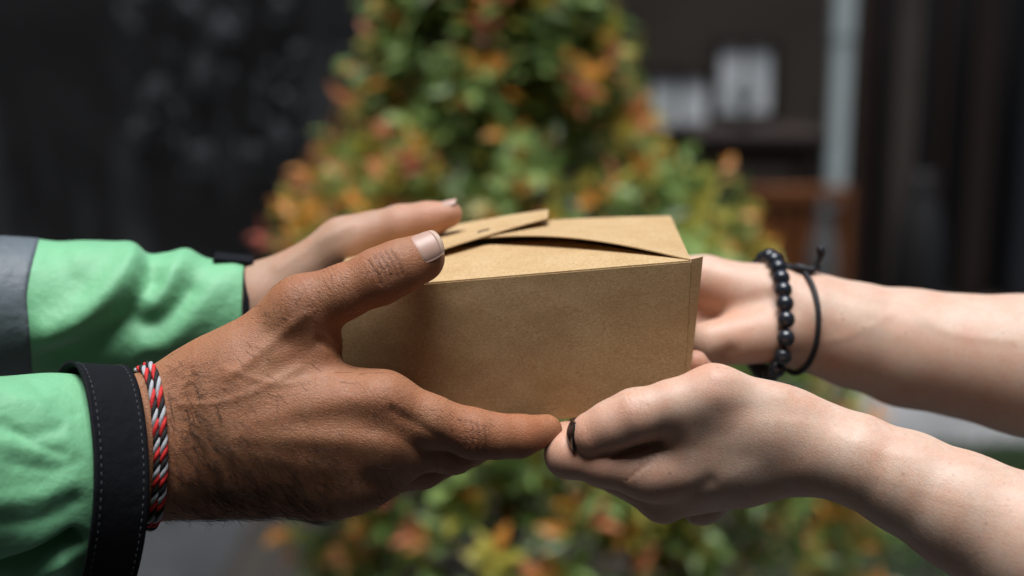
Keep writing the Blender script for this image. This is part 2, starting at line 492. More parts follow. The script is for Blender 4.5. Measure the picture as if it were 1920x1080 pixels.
# black wall on the left, with mineral stains and a pipe
wall = thing('garden_wall', 'tall black weathered wall at the left, behind the green sleeves', 'wall', (-1.6, 3.4, 0))
m = MB()
nx, nz = 60, 50
GW = np.zeros((nz, nx, 3))
for i in range(nz):
    for j in range(nx):
        x = -4.2 + (4.2 - .12) * j / (nx - 1); z = 3.6 * i / (nz - 1)
        GW[i, j] = (x, 3.42 - .02 * math.sin(x * 3.1) * math.sin(z * 2.3) - .012 * rnd.random(), z)
V, F = sheet(GW, .12)
part('wall_face', V, F, M_DWALL, wall)
for (px, py, hw, hh) in [(285, 15, 42, 40), (312, 160, 36, 70), (220, 195, 40, 45), (480, 15, 40, 28), (510, 110, 34, 26), (480, 205, 24, 24), (300, 330, 40, 46), (470, 300, 40, 70), (410, 330, 30, 46), (360, 60, 60, 40), (170, 280, 30, 50), (600, 230, 18, 60), (610, 120, 16, 40), (585, 310, 14, 30)] + [(rnd.uniform(120, 640), rnd.uniform(-20, 420), rnd.uniform(6, 18), rnd.uniform(10, 44)) for _ in range(46)]:
    c = W(px, py, 2860); sx = hw / KPX * 2.2; sz = hh / KPX * 2.6
    vv, ff = [], []
    n = 16
    for k in range(n):
        a = 2 * math.pi * k / n; r = .35 + .85 * rnd.random()
        vv.append((c[0] + sx * r * math.cos(a), 3.325, c[2] + sz * r * math.sin(a)))
    mid = (c[0], 3.312, c[2])
    vv.append(mid)
    ff = [[k, (k + 1) % n, n] for k in range(n)]
    n0 = len(vv)
    part('stain', vv, ff, M_STREAK, wall)
m = MB()
a = W(592, -200, 2790)
m.tube([(a[0], 3.27, 3.3), (a[0], 3.27, 2.0), (a[0] + .004, 3.27, 1.25)], .024, 12)
pipe = m.build('drainpipe', plain('pipe_grey', (.26, .32, .35), .45, .5, 9), wall, True)
for z in (1.3, 1.75, 2.3):
    b = MB(); b.tube([(a[0] - .03, 3.27, z), (a[0] + .03, 3.27, z)], .03, 10); b.build('bracket', M_BLK, pipe)
# small pale discs whose colour stands in for glints on the wall
for k in range(60):
    px = rnd.uniform(130, 610); py = rnd.uniform(-20, 400)
    c = W(px, py, 2780); r = rnd.uniform(.003, .008)
    m = MB(); vs = []; 
    for i in range(8):
        an = 2 * math.pi * i / 8; vs.append((c[0] + r * math.cos(an), 3.318, c[2] + r * math.sin(an)))
    vs.append((c[0], 3.31, c[2])); m.add(vs, [[i, (i + 1) % 8, 8] for i in range(8)])
    m.build('glint_chip', M_STREAK, wall, True)

# house with a dark porch on the right
HY = 4.75
house = thing('house', 'dim house front with small pale windows, white post and dark doorway at the right', 'house', (1.8, HY, 0))
D0 = (HY - CAM[1]) / FW[1] * 1000 - FOC
def H(px, py, y):                # point on the vertical plane at world y
    d = np.array([(px - 960) / KPX, 0, 0]) * 0 + FW + RT * (px - 960) / KPX + UP * (540 - py) / KPX
    t = (y - CAM[1]) / d[1]
    return CAM + d * t
def hbox(name, px0, py0, px1, py1, y0, y1, mat, parent, bev=.004):
    a = H(px0, py1, y0); b = H(px1, py0, y0)
    m = MB(); m.box(a[0], b[0], y0, y1, max(a[2], 0), b[2])
    return m.build(name, mat, parent, bevel=bev)
m = MB(); m.box(.05, 1.32, HY, HY + .15, 0, 3.2); m.build('wall', M_HWALL, house)
m = MB(); m.box(-.118, .05, 3.42, HY + .15, 0, 3.2); m.build('wall', M_BLK, house)
m = MB(); m.box(1.32, 4.5, HY + .02, HY + .17, 0, 3.2); m.build('wall', M_BLK, house)
m = MB(); m.box(-.1, 4.5, 4.55, HY + .3, 3.2, 3.32); m.build('roof', M_DARKW, house)
m = MB(); m.box(.05, 4.5, 4.36, HY, 0, .06); m.build('porch_step', M_PANEL, house, bevel=.01)
def window(px0, py0, px1, py1, cols):
    fr = MB(); a = H(px0, py1, HY - .03); b = H(px1, py0, HY - .03); t = .022
    fr.box(a[0], b[0], HY - .035, HY - .001, a[2], a[2] + t); fr.box(a[0], b[0], HY - .035, HY - .001, b[2] - t, b[2])
    fr.box(a[0], a[0] + t, HY - .034, HY - .001, a[2] + t, b[2] - t); fr.box(b[0] - t, b[0], HY - .034, HY - .001, a[2] + t, b[2] - t)
    o = fr.build('window', M_DARKW, house)
    w0 = a[0] + t; w1 = b[0] - t
    for k in range(cols):
        x0 = w0 + (w1 - w0) * k / cols; x1 = w0 + (w1 - w0) * (k + 1) / cols
        pm = MB(); pm.box(x0 + .006, x1 - .006, HY - .02, HY - .004, a[2] + t, b[2] - t); pm.build('pane', M_PANE, o)
        if k:
            pm = MB(); pm.box(x0 - .006, x0 + .006, HY - .033, HY - .002, a[2] + t, b[2] - t); pm.build('glazing_bar', M_DARKW, o)
window(1205, 132, 1342, 250, 2)
window(1335, 75, 1462, 222, 2)
a = H(1583, 0, 4.45)
m = MB(); m.box(a[0] - .035, a[0] + .035, 4.42, 4.49, 1.05, 3.2); m.box(a[0] - .045, a[0] + .045, 4.41, 4.50, .06, .14)
m.box(a[0] - .032, a[0] + .032, 4.425, 4.485, .14, 1.05); m.build('post', M_POST, house, bevel=.008)
hbox('door_post', 1605, -60, 1650, 640, 4.5, 4.62, M_REDW, house)
hbox('panel', 1650, -60, 1738, 640, 4.6, 4.66, M_PANEL, house)
hbox('panel', 1740, -60, 1790, 640, 4.585, 4.66, M_REDW, house)
hbox('door', 1792, -60, 1888, 640, 4.62, 4.68, M_DARKW, house)
hbox('door_post', 1890, -60, 2300, 640, 4.5, 4.62, plain('blue_black_paint', (.008, .009, .012), .6), house)
# dark table under the windows
tb = thing('dark_table', 'low dark table under the small pale windows', 'table', H(1420, 520, 4.3) * np.array([1, 1, 0]) + np.array([0, 0, .06]))
a = H(1285, 262, 4.3); b = H(1535, 240, 4.3)
m = MB(); m.box(a[0], b[0], 4.1, 4.5, a[2], b[2]); m.build('tabletop', M_DARKW, tb, bevel=.006)
for x in (a[0] + .03, b[0] - .03):
    for y in (4.14, 4.46):
        m = MB(); m.tube([(x, y, .06), (x, y, a[2])], [.015, .022], 8); m.build('leg', M_DARKW, tb)
m = MB(); m.box(a[0] + .06, b[0] - .06, 4.13, 4.15, a[2] - .07, a[2]); m.build('apron', M_DARKW, tb)
# plant in pot on table, dark against window
pt = thing('potted_plant', 'small dark potted plant in front of the taller pale window', 'plant', ((a[0] + b[0]) / 2 - .03, 4.3, b[2]))
c = np.array(pt.location)
m = MB(); m.tube([c, c + (0, 0, .05)], [.03, .042], 14); m.build('pot', M_DARKW, pt, True)
m = MB()
for k in range(26):
    an = rnd.random() * 6.28; l = rnd.uniform(.05, .12); d = np.array([math.cos(an) * .5, math.sin(an) * .5, 1]); d /= np.linalg.norm(d); q = c + (0, 0, .05)
    s_ = np.cross(d, (0, 0, 1)); s_ /= np.linalg.norm(s_); e = q + d * l
    m.add([q, q + d * l * .5 + s_ * .014, e + (0, 0, -.01), q + d * l * .5 - s_ * .014], [[0, 1, 2], [0, 2, 3]])
m.build('foliage', plain('dark_leaf', (.012, .02, .012), .5), pt, True)
# wooden chair
ch = thing('wooden_chair', 'orange brown wooden chair with slatted back beside the white post', 'chair', H(1490, 540, 4.0) * np.array([1, 1, 0]) + np.array([0, 0, .02]))
L0 = H(1385, 345, 4.0); R0 = H(1600, 345, 4.0); BT = H(1490, 640, 4.0)[2]
def cpart(name, x0, x1, y0, y1, z0, z1): 
    m = MB(); m.box(x0, x1, y0, y1, z0, z1); return m.build(name, M_WOOD, ch, bevel=.005)
zt = L0[2]
cpart('top_rail', L0[0], R0[0], 3.98, 4.02, zt - .06, zt - .01)
for k in range(7):
    x = L0[0] + .05 + (R0[0] - L0[0] - .1) * k / 6
    if 0 < k < 6: cpart('slat', x - .013, x + .013, 3.99, 4.01, BT + .06, zt - .062)
cpart('back_post', L0[0], L0[0] + .035, 3.982, 4.018, .02, zt - .062); cpart('back_post', R0[0] - .035, R0[0], 3.982, 4.018, .02, zt - .062)
cpart('back_panel', L0[0] + .03, R0[0] - .03, 4.012, 4.02, BT + .04, zt - .07)
cpart('seat', L0[0] - .005, R0[0] + .005, 3.6, 4.025, BT, BT + .03)
cpart('leg', L0[0], L0[0] + .035, 3.62, 3.655, .02, BT - .001); cpart('leg', R0[0] - .035, R0[0], 3.62, 3.655, .02, BT - .001)
# round grey pot on the chair
pc = H(1545, 425, 3.85); pc[2] = BT + .032
gp = thing('grey_jar', 'round grey jar standing on the wooden chair', 'jar', pc)
hz = H(1545, 385, 3.85)[2] - pc[2]
m = MB(); prof = [(0, .02), (.15, .034), (.45, .05), (.7, .045), (.85, .027), (.95, .023), (1, .028)]
m.tube([pc + (0, 0, hz * t) for t, r in prof], [r for t, r in prof], 20); m.build('body', M_POT, gp, True)
m = MB(); m.tube([pc + (0, 0, hz), pc + (0, 0, hz + .012), pc + (0, 0, hz + .03)], [.026, .025, .006], 16); m.build('lid', M_DARKW, gp, True)
# slim black floor vase by the panel
q0 = H(1713, 640, 4.4); q0[2] = .062; q1 = H(1713, 325, 4.4)
vs = thing('floor_vase', 'tall black floor vase in front of the grey panel', 'vase', q0)
hz = q1[2] - q0[2]; m = MB(); prof = [(0, .07), (.1, .10), (.6, .085), (.8, .055), (.9, .035), (1, .045)]
m.tube([q0 + (0, 0, hz * t) for t, r in prof], [r for t, r in prof], 18); m.build('body', M_BLK, vs, True)
# unseen wall added behind the camera: blocks low sky, bounces warm brown
m = MB(); m.box(-6, 6, -2.9, -2.7, 0, 7.0)
tag(m.build('shade_wall', plain('brown_render', (.09, .055, .032), .8, .3, 3)), 'tall unseen wall added behind the camera to block low sky light', 'wall')

m = MB(); m.box(-3.0, -2.8, -2.69, 3.3, 0, 5.2)  # added out of view on the left to cut fill from the horizon
tag(m.build('side_shade_wall', plain('brown_side_render', (.07, .05, .035), .8, .3, 3)), 'tall unseen brown wall added at the left to block low sky light', 'wall')
m = MB(); m.box(3.6, 3.8, -2.69, 3.0, 0, 5.2)  # its counterpart on the right, also added only to darken the fill
tag(m.build('side_shade_wall', plain('grey_side_render', (.06, .052, .045), .8, .3, 3)), 'tall unseen grey wall added at the right to block low sky light', 'wall')

# grass at the lower right
gm = MB()
gcol = plain('grass_blade', (.045, .085, .028), .6, .4, 20)
Vg, Fg = [], []
for k in range(9000):
    x = rnd.uniform(.55, 2.3); y = rnd.uniform(1.75, 3.03)
    if x < .95 and y < 2.2 and rnd.random() < .5: continue
    h = rnd.uniform(.03, .085); a = rnd.random() * 6.28; dx, dy = math.cos(a) * .003, math.sin(a) * .003
    lx, ly = rnd.gauss(0, .02), rnd.gauss(0, .02); n = len(Vg)
    Vg += [(x - dx, y - dy, 0), (x + dx, y + dy, 0), (x + lx * .4 + dx * .7, y + ly * .4 + dy * .7, h * .6), (x + lx * .4 - dx * .7, y + ly * .4 - dy * .7, h * .6), (x + lx, y + ly, h)]
    Fg += [[n, n + 1, n + 2, n + 3], [n + 3, n + 2, n + 4]]
tag(part('grass', Vg, Fg, gcol, None, True, base=(1.4, 2.4, 0)), kind='stuff')

# ------------------------------------------------------------------ the shrub: green leaves, coppery new shoots
def leaf_mat(name, col, col2, tr=.35):
    m, N, L, B = new_mat(name)
    co = tex_coord(N, L); f = noise(N, L, co, 5, 3)
    oi = N.new('ShaderNodeObjectInfo')
    c = mixc(N, L, f, col, col2)
    L.new(c, B.inputs['Base Color']); B.inputs['Roughness'].default_value = .36; B.inputs['Specular IOR Level'].default_value = .5
    t = N.new('ShaderNodeBsdfTranslucent'); L.new(c, t.inputs[0])
    ms = N.new('ShaderNodeMixShader'); ms.inputs[0].default_value = tr + .1
    out = N['Material Output']
    L.new(B.outputs[0], ms.inputs[1]); L.new(t.outputs[0], ms.inputs[2]); L.new(ms.outputs[0], out.inputs[0])
    return m
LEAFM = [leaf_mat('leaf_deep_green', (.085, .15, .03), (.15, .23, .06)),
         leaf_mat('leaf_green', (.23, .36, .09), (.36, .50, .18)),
         leaf_mat('leaf_olive', (.36, .34, .05), (.5, .42, .08)),
         leaf_mat('leaf_orange', (.66, .26, .045), (.8, .38, .08)),
         leaf_mat('leaf_copper', (.66, .23, .10), (.78, .34, .17)),
         leaf_mat('leaf_red', (.5, .11, .08), (.64, .22, .16))]
bush_c = W(940, 500, 1500); BX, BY = bush_c[0], bush_c[1]
shrub = thing('shrub', 'dense green shrub with orange and coppery young leaves behind the box', 'shrub', (BX, BY, 0))
def bush_r(z):                    # half width by height
    prof = [(0, .33), (.25, .41), (.42, .41), (.6, .39), (.8, .345), (.875, .315), (.95, .245), (1.018, .185), (1.176, .14), (1.3, .11), (1.46, .03)]
    for (a, ra), (b, rb) in zip(prof, prof[1:]):
        if a <= z <= b: return ra + (rb - ra) * (z - a) / (b - a)
    return 0
def leaf_shape(L, Wd, fold, droop):
    """12 triangles, folded on the midrib, tip drooping"""
    V = []
    st = [(0, .06), (.18, .62), (.42, 1.0), (.68, .78), (.88, .34), (1.0, .02)]
    for t, w_ in st:
        zz = -droop * t * t * L
        V += [(L * t, -Wd * w_, zz + fold * Wd * w_), (L * t, 0, zz), (L * t, Wd * w_, zz + fold * Wd * w_)]
    F = []
    for i in range(5):
        a = 3 * i
        F += [[a, a + 3, a + 4, a + 1], [a + 1, a + 4, a + 5, a + 2]]
    return np.array(V), F
LV, LF = leaf_shape(1, .21, .35, .22)
LF = [list(f) for f in LF]
leaves = []                       # (origin, matrix 3x3, size, mat)
tries = 0
while len(leaves) < 13500:
    z = rnd.uniform(.10, 1.45); r0 = bush_r(z); cx = BX + .005 + (.19 * (1.0 - z) if z < 1 else 0)
    th = rnd.random() * 6.283
    lump = 1 + .10 * math.sin(3 * th + 4.1 * z) + .07 * math.sin(5 * th - 7 * z)
    r = r0 * lump * (1 - .36 * rnd.random() ** 2)
    if math.sin(th) > .35 and rnd.random() < .55: continue
    c = np.array([cx + r * math.cos(th), BY + r * math.sin(th) * .85, z + rnd.gauss(0, .02)])
    outw = np.array([math.cos(th), math.sin(th), 1.05 + .9 * max(0, z - 1.0)]); outw /= np.linalg.norm(outw)
    stem = outw + nrs.normal(0, .35, 3); stem /= np.linalg.norm(stem)
    outer = r > r0 * .93
    cl = math.sin(9 * c[0] + 2) * math.sin(8.5 * c[2] + 1) + .5 * math.sin(21 * c[0] - 13 * c[2])
    young = outer and rnd.random() < (.44 + .24 * cl + (.10 if c[0] < BX - .15 else 0) + (.15 if z < 1.0 and z > .8 else 0))
    nl = rnd.randint(6, 9)
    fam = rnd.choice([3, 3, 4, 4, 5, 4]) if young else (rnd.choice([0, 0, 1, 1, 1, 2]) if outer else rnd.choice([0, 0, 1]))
    for k in range(nl):
        an = k * 2.4 + rnd.random()
        e1 = np.cross(stem, (0.3, .2, 1)); e1 /= np.linalg.norm(e1); e2 = np.cross(stem, e1)
        up = (.45 + .5 * k / nl) if not young else (.7 + .5 * k / nl)
        d = stem * up + (e1 * math.cos(an) + e2 * math.sin(an)) * (.9 if not young else .7)
        d /= np.linalg.norm(d)
        nrm = stem - d * stem.dot(d) + nrs.normal(0, .15, 3); nrm -= d * nrm.dot(d); nrm /= np.linalg.norm(nrm)
        sd = np.cross(nrm, d)
        s_ = rnd.uniform(.031, .050) * (1.0 if not young else .85)
        mt = fam
        if young and (k < nl * .45 or rnd.random() < .15): mt = rnd.choice([1, 2, 2, 1, 3])
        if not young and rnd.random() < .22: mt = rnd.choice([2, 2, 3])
        leaves.append((c + stem * (k * .006) + d * .004, np.stack([d, sd, nrm], 1), s_, mt))
    
leaves.sort(key=lambda l: np.linalg.norm(l[0] - CAM) - (l[2] * 3))
def in_view(p):
    v = p - CAM; d = v @ FW
    return abs(v @ RT / d) < .37 and abs(v @ UP / d) < .21
near = [l for l in leaves if in_view(l[0])][:290]
nearid = set(id(l) for l in near)
LM = []
for m_ in LEAFM:
    me = bpy.data.meshes.new('leaf'); me.from_pydata((LV).tolist(), [], LF); me.materials.append(m_)
    me.polygons.foreach_set('use_smooth', [True] * len(me.polygons)); LM.append(me)
base = np.array(shrub.location)
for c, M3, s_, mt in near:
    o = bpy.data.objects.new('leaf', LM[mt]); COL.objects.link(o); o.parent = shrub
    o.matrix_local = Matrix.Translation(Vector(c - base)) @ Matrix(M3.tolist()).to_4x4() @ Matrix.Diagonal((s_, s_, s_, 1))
rest = [l for l in leaves if id(l) not in nearid]
nV = len(LV)
VV = np.vstack([(LV * l[2]) @ l[1].T + l[0] for l in rest])
FF = []; MI = []
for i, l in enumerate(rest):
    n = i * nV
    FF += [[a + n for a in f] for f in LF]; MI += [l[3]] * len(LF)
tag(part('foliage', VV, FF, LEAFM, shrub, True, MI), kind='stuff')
m = MB()
m.tube([(BX, BY, 0), (BX + .01, BY, .5), (BX - .01, BY, 1.1), (BX, BY, 1.5)], [.022, .018, .012, .004], 8)
for k in range(46):
    z = rnd.uniform(.1, 1.35); an = rnd.random() * 6.28; r = bush_r(z + .12) * .85
    m.tube([(BX, BY, z), (BX + r * .5 * math.cos(an), BY + r * .45 * math.sin(an), z + .05), (BX + r * math.cos(an), BY + r * .8 * math.sin(an), z + .14)], [.008, .005, .002], 5)
m.build('trunk', M_DARKW, shrub, True)

# ------------------------------------------------------------------ the kraft box
ROLL, YAW = R_(5.3), R_(-2.0)
W2Q = np.stack([RT, FW, UP])      # world dir -> frame dir
def wdir(v): return W2Q @ np.array(v, float)
rm = Matrix.Rotation(-ROLL, 3, 'Y') @ Matrix.Rotation(YAW, 3, 'Z')
bu = wdir(rm @ Vector((1, 0, 0))); bv = wdir(rm @ Vector((0, 1, 0))); bw = wdir(rm @ Vector((0, 0, 1)))
BW, BD, BH = 174.0, 128.0, 72.5   # top width, top depth, height
TAPX, TAPY = 8.0, 6.0             # how much the walls lean in at the base
FTR = Q(1296, 491, 0)
BO = FTR - bu * BW / 2            # middle of front top edge
def X(u, v, h): return BO + bu * u + bv * v + bw * h
boxt = thing('food_box', 'brown kraft card food box with folded lid flaps, held by four hands', 'box', q2w(X(0, BD / 2, -BH)))
def corner(su, sv, lo):           # su -1/1, sv 0/1
    if lo: return X(su * (BW / 2 - TAPX), TAPY if sv == 0 else BD - TAPY, -BH)
    return X(su * BW / 2, 0 if sv == 0 else BD, 0)
def wall_grid(a0, a1, b0, b1, n=12, bow=0, nrm=None):
    G = np.zeros((n, n, 3))
    for i in range(n):
        for j in range(n):
            s, t = i / (n - 1), j / (n - 1)
            p_ = (a0 * (1 - s) + a1 * s) * (1 - t) + (b0 * (1 - s) + b1 * s) * t
            if bow: p_ = p_ + nrm * bow * math.sin(math.pi * s) * math.sin(math.pi * t)
            G[i, j] = p_
    return G
def card(name, G, th=.55, lab=None):
    V, F = sheet(G, th); o = part(name, q2w(V), F, M_KRAFT, boxt, False)
    me = o.data; me.set_sharp_from_angle(angle=R_(40)); me.polygons.foreach_set('use_smooth', [True] * len(me.polygons))
    if lab: o['label'] = lab
    return o
fl, fr, bl, br = corner(-1, 0, 0), corner(1, 0, 0), corner(-1, 1, 0), corner(1, 1, 0)
fl2, fr2, bl2, br2 = corner(-1, 0, 1), corner(1, 0, 1), corner(-1, 1, 1), corner(1, 1, 1)
card('front_panel', wall_grid(fl2, fr2, fl, fr, 14, -.8, bv))
card('back_panel', wall_grid(br2, bl2, br, bl))
card('side_panel', wall_grid(fr2 + bv * .6, br2 - bv * .6, fr + bv * .6, br - bv * .6))
card('side_panel', wall_grid(bl2 - bv * .6, fl2 + bv * .6, bl - bv * .6, fl + bv * .6))
card('bottom_panel', wall_grid(fl2 + bw * .7 + bv, fr2 + bw * .7 + bv, bl2 + bw * .7 - bv, br2 + bw * .7 - bv))
# glued tab standing out at the right front corner
T0 = fr + bw * 1.2 + bv * .4 + bu * .25; T1 = fr2 + bv * .4
G = np.zeros((10, 4, 3))
for i in range(10):
    for j in range(4):
        s = i / 9; wdt = 4.6 * (1 - s) ** .8 + 1.0
        G[i, j] = T0 * (1 - s) + T1 * s + (bu * .80 + bv * .6) * (wdt * 1.25) * j / 3
card('corner_tab', G, .6)
# front lid flap: rises gently from the front edge, trapezoid
def flapgrid(fn, nu=24, nv=16):
    G = np.zeros((nu, nv, 3))
    for i in range(nu):
        for j in range(nv): G[i, j] = X(*fn(i / (nu - 1), j / (nv - 1)))
    return G
hw = BW / 2
def front(s, t):
    u0 = -hw + .8 + (BW - 1.6) * s; u1 = -34 + 60 * s
    u = u0 * (1 - t) + u1 * t; v = .3 + 66 * t
    return u, v, .4 + 3.6 * t ** .8
card('lid_flap', flapgrid(front), .55)
def back(s, t):
    u0 = hw - .8 - (BW - 1.6) * s; u1 = 30 - 60 * s
    return u0 * (1 - t) + u1 * t, BD - .3 - 56 * t, .3 + 2.5 * t
card('lid_flap', flapgrid(back), .55)
# right flap: hinged on the right edge, its front edge a long shallow curve to a tip near the middle
def rightf(s, t):                 # s from hinge to tip, t from front to back
    vf = .4 + 70 * s ** 1.0 + 4 * math.sin(math.pi * s)     # front edge
    vb = BD - .5 - 6 * s
    u = hw - .2 - (104 - 10 * t) * s
    lift = .8 + 6.6 * math.sin(s * math.pi * .5) + 3.0 * math.sin(math.pi * s) * (1 - .85 * t)
    return u, vf + (vb - vf) * t, lift * (1 - .35 * t)
card('lid_flap', flapgrid(rightf), .6)
def leftf(s, t):
    vf = .4 + 94 * s ** 1.05
    vb = BD - .5 - 4 * s
    u = -hw + .2 + 107 * s
    lift = .8 + 8.6 * math.sin(s * math.pi * .5) + 1.2 * s * s
    return u, vf + (vb - vf) * t, lift * (1 - .30 * t * (1 - s))
ol = card('lid_flap', flapgrid(leftf), .6)
# locking slit in the left flap, a narrow dark cut
def onleft(s, t, h):
    u, v, l = leftf(s, t); return X(u, v, l + h)
m = MB()
q = [q2w(onleft(.66 + .006 * k, .27 + .03 * math.sin(k * .35), .42)) for k in range(10)]
m.tube(q, .0006, 6); m.build('slit', M_BLK, boxt)

# ------------------------------------------------------------------ delivery rider: near right hand
NY = (0, 1, 0)
man = thing('person', 'person in green jacket with grey bands reaching in from the left, holding out the box', 'person', q2w(np.array([-330, 60, -90.])))
f = Field((-250, -58, -116), (24, 80, 32), .8)
P = f.new()
cone(f, P, (-160, 870, -38), (120, 862, -16), 33, 32, 6, (NY, .8))
cone(f, P, (120, 862, -16), (300, 836, -6), 32, 31, 8, (NY, .70))
cone(f, P, (300, 836, -6), (420, 803, -10), 31, 38, 14, (NY, .58))
cone(f, P, (420, 803, -9), (620, 828, -8), 38, 33, 14, (NY, .42))
cone(f, P, (620, 828, -8), (690, 818, -10), 33, 28, 12, (NY, .42))
cone(f, P, (430, 760, -16), (718, 754, -20), 15, 12.6, 10)      # metacarpals
cone(f, P, (430, 810, -17), (715, 830, -18), 15, 13, 10)
cone(f, P, (420, 850, -12), (672, 890, -8), 14, 12, 10)
cone(f, P, (400, 888, -4), (600, 925, 5), 14, 11, 10)
cone(f, P, (390, 715, -5), (565, 578, -12), 14.5, 13.5, 12)      # thumb metacarpal
cone(f, P, (470, 700, -12), (588, 655, -12), 17, 9.5, 12)        # first interosseous
cone(f, P, (555, 605, -11), (612, 642, -6), 9, 6, 9)            # web
TH = f.new()
chain(f, TH, [(565, 578, -12, 13.4), (640, 549, -14, 12.2), (712, 518, -16, 12.5), (750, 500, -15, 11.7), (790, 482, -12, 10.6)], 4)
cone(f, TH, (780, 490, -8), (788, 490, -8), 10, 9.5, 4)
IX = f.new()
chain(f, IX, [(722, 756, -19, 12.0), (805, 788, -16, 10.9), (888, 813, -11, 10.7), (930, 818, -8, 9.6), (972, 818, -3, 9.2), (1024, 807, 5, 7.3)], 4)
MD = f.new()
chain(f, MD, [(715, 830, -16, 12), (850, 845, 4, 10.2), (925, 820, 30, 8.6), (965, 802, 52, 7.5)], 4)
RG = f.new()
chain(f, RG, [(672, 890, -8, 11.6), (792, 876, 20, 9.6), (880, 842, 50, 8.2), (930, 812, 68, 7.5)], 4)
PK = f.new()
chain(f, PK, [(600, 925, 6, 11), (700, 902, 36, 8.6), (780, 870, 62, 7.4)], 4)
D = np.minimum.reduce([smin(P, TH, 9), smin(P, IX, 8), smin(P, MD, 8), smin(P, RG, 8), smin(P, PK, 8)])
D = smin(D, smin(smin(IX, MD, 2), smin(RG, PK, 2), 2), 1.2)
hm = Body(f, D, 3)
# tendons, valleys between knuckles, creases
hm.line([(470, 790), (590, 765), (700, 742)], 5, .45)
hm.line([(450, 820), (580, 822), (700, 826)], 4.6, .5)
hm.line([(440, 850), (560, 868), (660, 888)], 4.4, .4)
hm.line([(560, 792), (660, 785), (770, 790)], 6, -.6)
hm.line([(560, 846), (640, 856), (740, 866)], 5.5, -.5)
hm.line([(600, 640), (622, 650), (640, 662)], 2.2, -1.0, .35)
hm.line([(590, 655), (520, 690)], 4, -.6)
hm.line([(735, 770), (790, 800), (850, 842)], 2.5, -.6, .2)
hm.line([(430, 705), (500, 650), (570, 590)], 3.0, .8)          # thumb tendon
hm.line([(420, 690), (520, 720), (620, 705), (690, 720)], 1.8, .35)   # vein
hm.line([(340, 760), (450, 745), (560, 690)], 2.0, .4)
for x0, y0, dx, dy in [(690, 488, 26, 46), (700, 480, 26, 46), (711, 476, 24, 46), (722, 472, 24, 46), (733, 470, 22, 44)]:
    hm.line([(x0, y0), (x0 + dx * .5 + 3, y0 + dy * .5), (x0 + dx, y0 + dy)], .6, -.42, .6)
for x0, y0 in [(872, 800), (884, 802), (896, 806), (908, 812)]:
    hm.line([(x0, y0 - 12), (x0 + 4, y0 + 12), (x0, y0 + 36)], .6, -.3, .35)
for k in range(9):
    x0 = 592 + 7 * k; hm.line([(x0 - 22, 520 + k * -3 + 0), (x0 - 2, 552 - k * 2), (x0 + 18, 596 - k * 3)], .55, -.14, .14)
hm.spot('blush', 700, 520, 14, .35); hm.spot('blush', 570, 560, 14, .3); hm.spot('blush', 890, 825, 10, .5); hm.spot('blush', 720, 760, 14, .25)
hm.spot('blush', 990, 812, 14, .6); hm.spot('crease', 560, 560, 8, .3); hm.spot('crease', 718, 500, 7, .25); hm.spot('crease', 892, 832, 8, .3)
hm.spot('crease', 720, 775, 10, .15)
hm.spot('wrinkle', 715, 505, 7, 1); hm.spot('wrinkle', 570, 560, 10, .4); hm.spot('wrinkle', 890, 825, 9, .8); hm.spot('wrinkle', 720, 765, 14, .5); hm.spot('wrinkle', 650, 545, 14, .2)
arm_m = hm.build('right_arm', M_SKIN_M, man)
# thumb nail: a plate bent round the bone axis, its free edge paler
def nail(parent, a3, b3, r, n, s0, s1, ha, mat=M_NAIL, tip=True, lift=.45, roll=.0):
    a = Q(*a3); b = Q(*b3); t = (b - a) / np.linalg.norm(b - a)
    n = np.array(n, float); n -= t * n.dot(t); n /= np.linalg.norm(n); bn = np.cross(t, n)
    nu, nv = 22, 17; G = np.zeros((nu, nv, 3))
    for i in range(nu):
        for j in range(nv):
            u = -1 + 2 * i / (nu - 1); v = -1 + 2 * j / (nv - 1)
            uu = u * math.sqrt(1 - v * v / (2.7 if u > 0 else 3.0)); vv = v * math.sqrt(1 - u * u / 4.5)
            q = (uu + 1) / 2; s = s0 + (s1 - s0) * q; ph = vv * ha + roll
            rad = r + lift * min(1, q * 4) - .55 * max(0, 1 - q * 4) - 1.6 * max(0, q - .55) ** 2 * 4 * .4 - .5 * abs(v) ** 4
            G[i, j] = b + t * s + rad * (n * math.cos(ph) + bn * math.sin(ph))
    k = 19 if tip else nu
    V, F = sheet(G[:k], .45); o = part('nail', q2w(V), F, mat, parent)
    if tip:
        V, F = sheet(G[k - 1:], .5); part('nail_edge', q2w(V), F, M_NAILTIP, o)
    return o
nail(arm_m, (750, 500, -15), (790, 482, -12), 10.6, (-.05, -1, .42), -5.6, 9.6, .76)
# hairs on the wrist and the back of the hand
def hairs(body, parent, dens, count, lmin, lmax, flow, curl, r=.068):
    pr = dens(body.px, body.py) * (body.N[:, 1] < .5)
    ids = nrs.choice(len(pr), count, p=pr / pr.sum())
    V, F = [], []
    for i in ids:
        p0 = body.V[i]; n = body.N[i]
        fl_ = np.array(flow(body.px[i], body.py[i])) + nrs.normal(0, .38, 3)
        t = fl_ - n * fl_.dot(n); t /= np.linalg.norm(t) + 1e-9
        L_ = rnd.uniform(lmin, lmax); side = np.cross(n, t) * rnd.gauss(0, curl)
        pts = []
        for k in range(6):
            s = k / 5
            pts.append(p0 - n * .15 + t * L_ * s + n * L_ * (.34 * s - .32 * s * s) + side * L_ * s * s)
        n0 = len(V)
        v, ff = tube_mesh(pts, [r, r, r, r * .85, r * .6, r * .2], 3, False)
        V += v; F += [[a + n0 for a in q] for q in ff]
    return tag(part('hair', q2w(np.array(V)), F, M_HAIR, parent), kind='stuff')
def g2(px, py, x, y, sx, sy): return np.exp(-((px - x) / sx) ** 2 - ((py - y) / sy) ** 2)
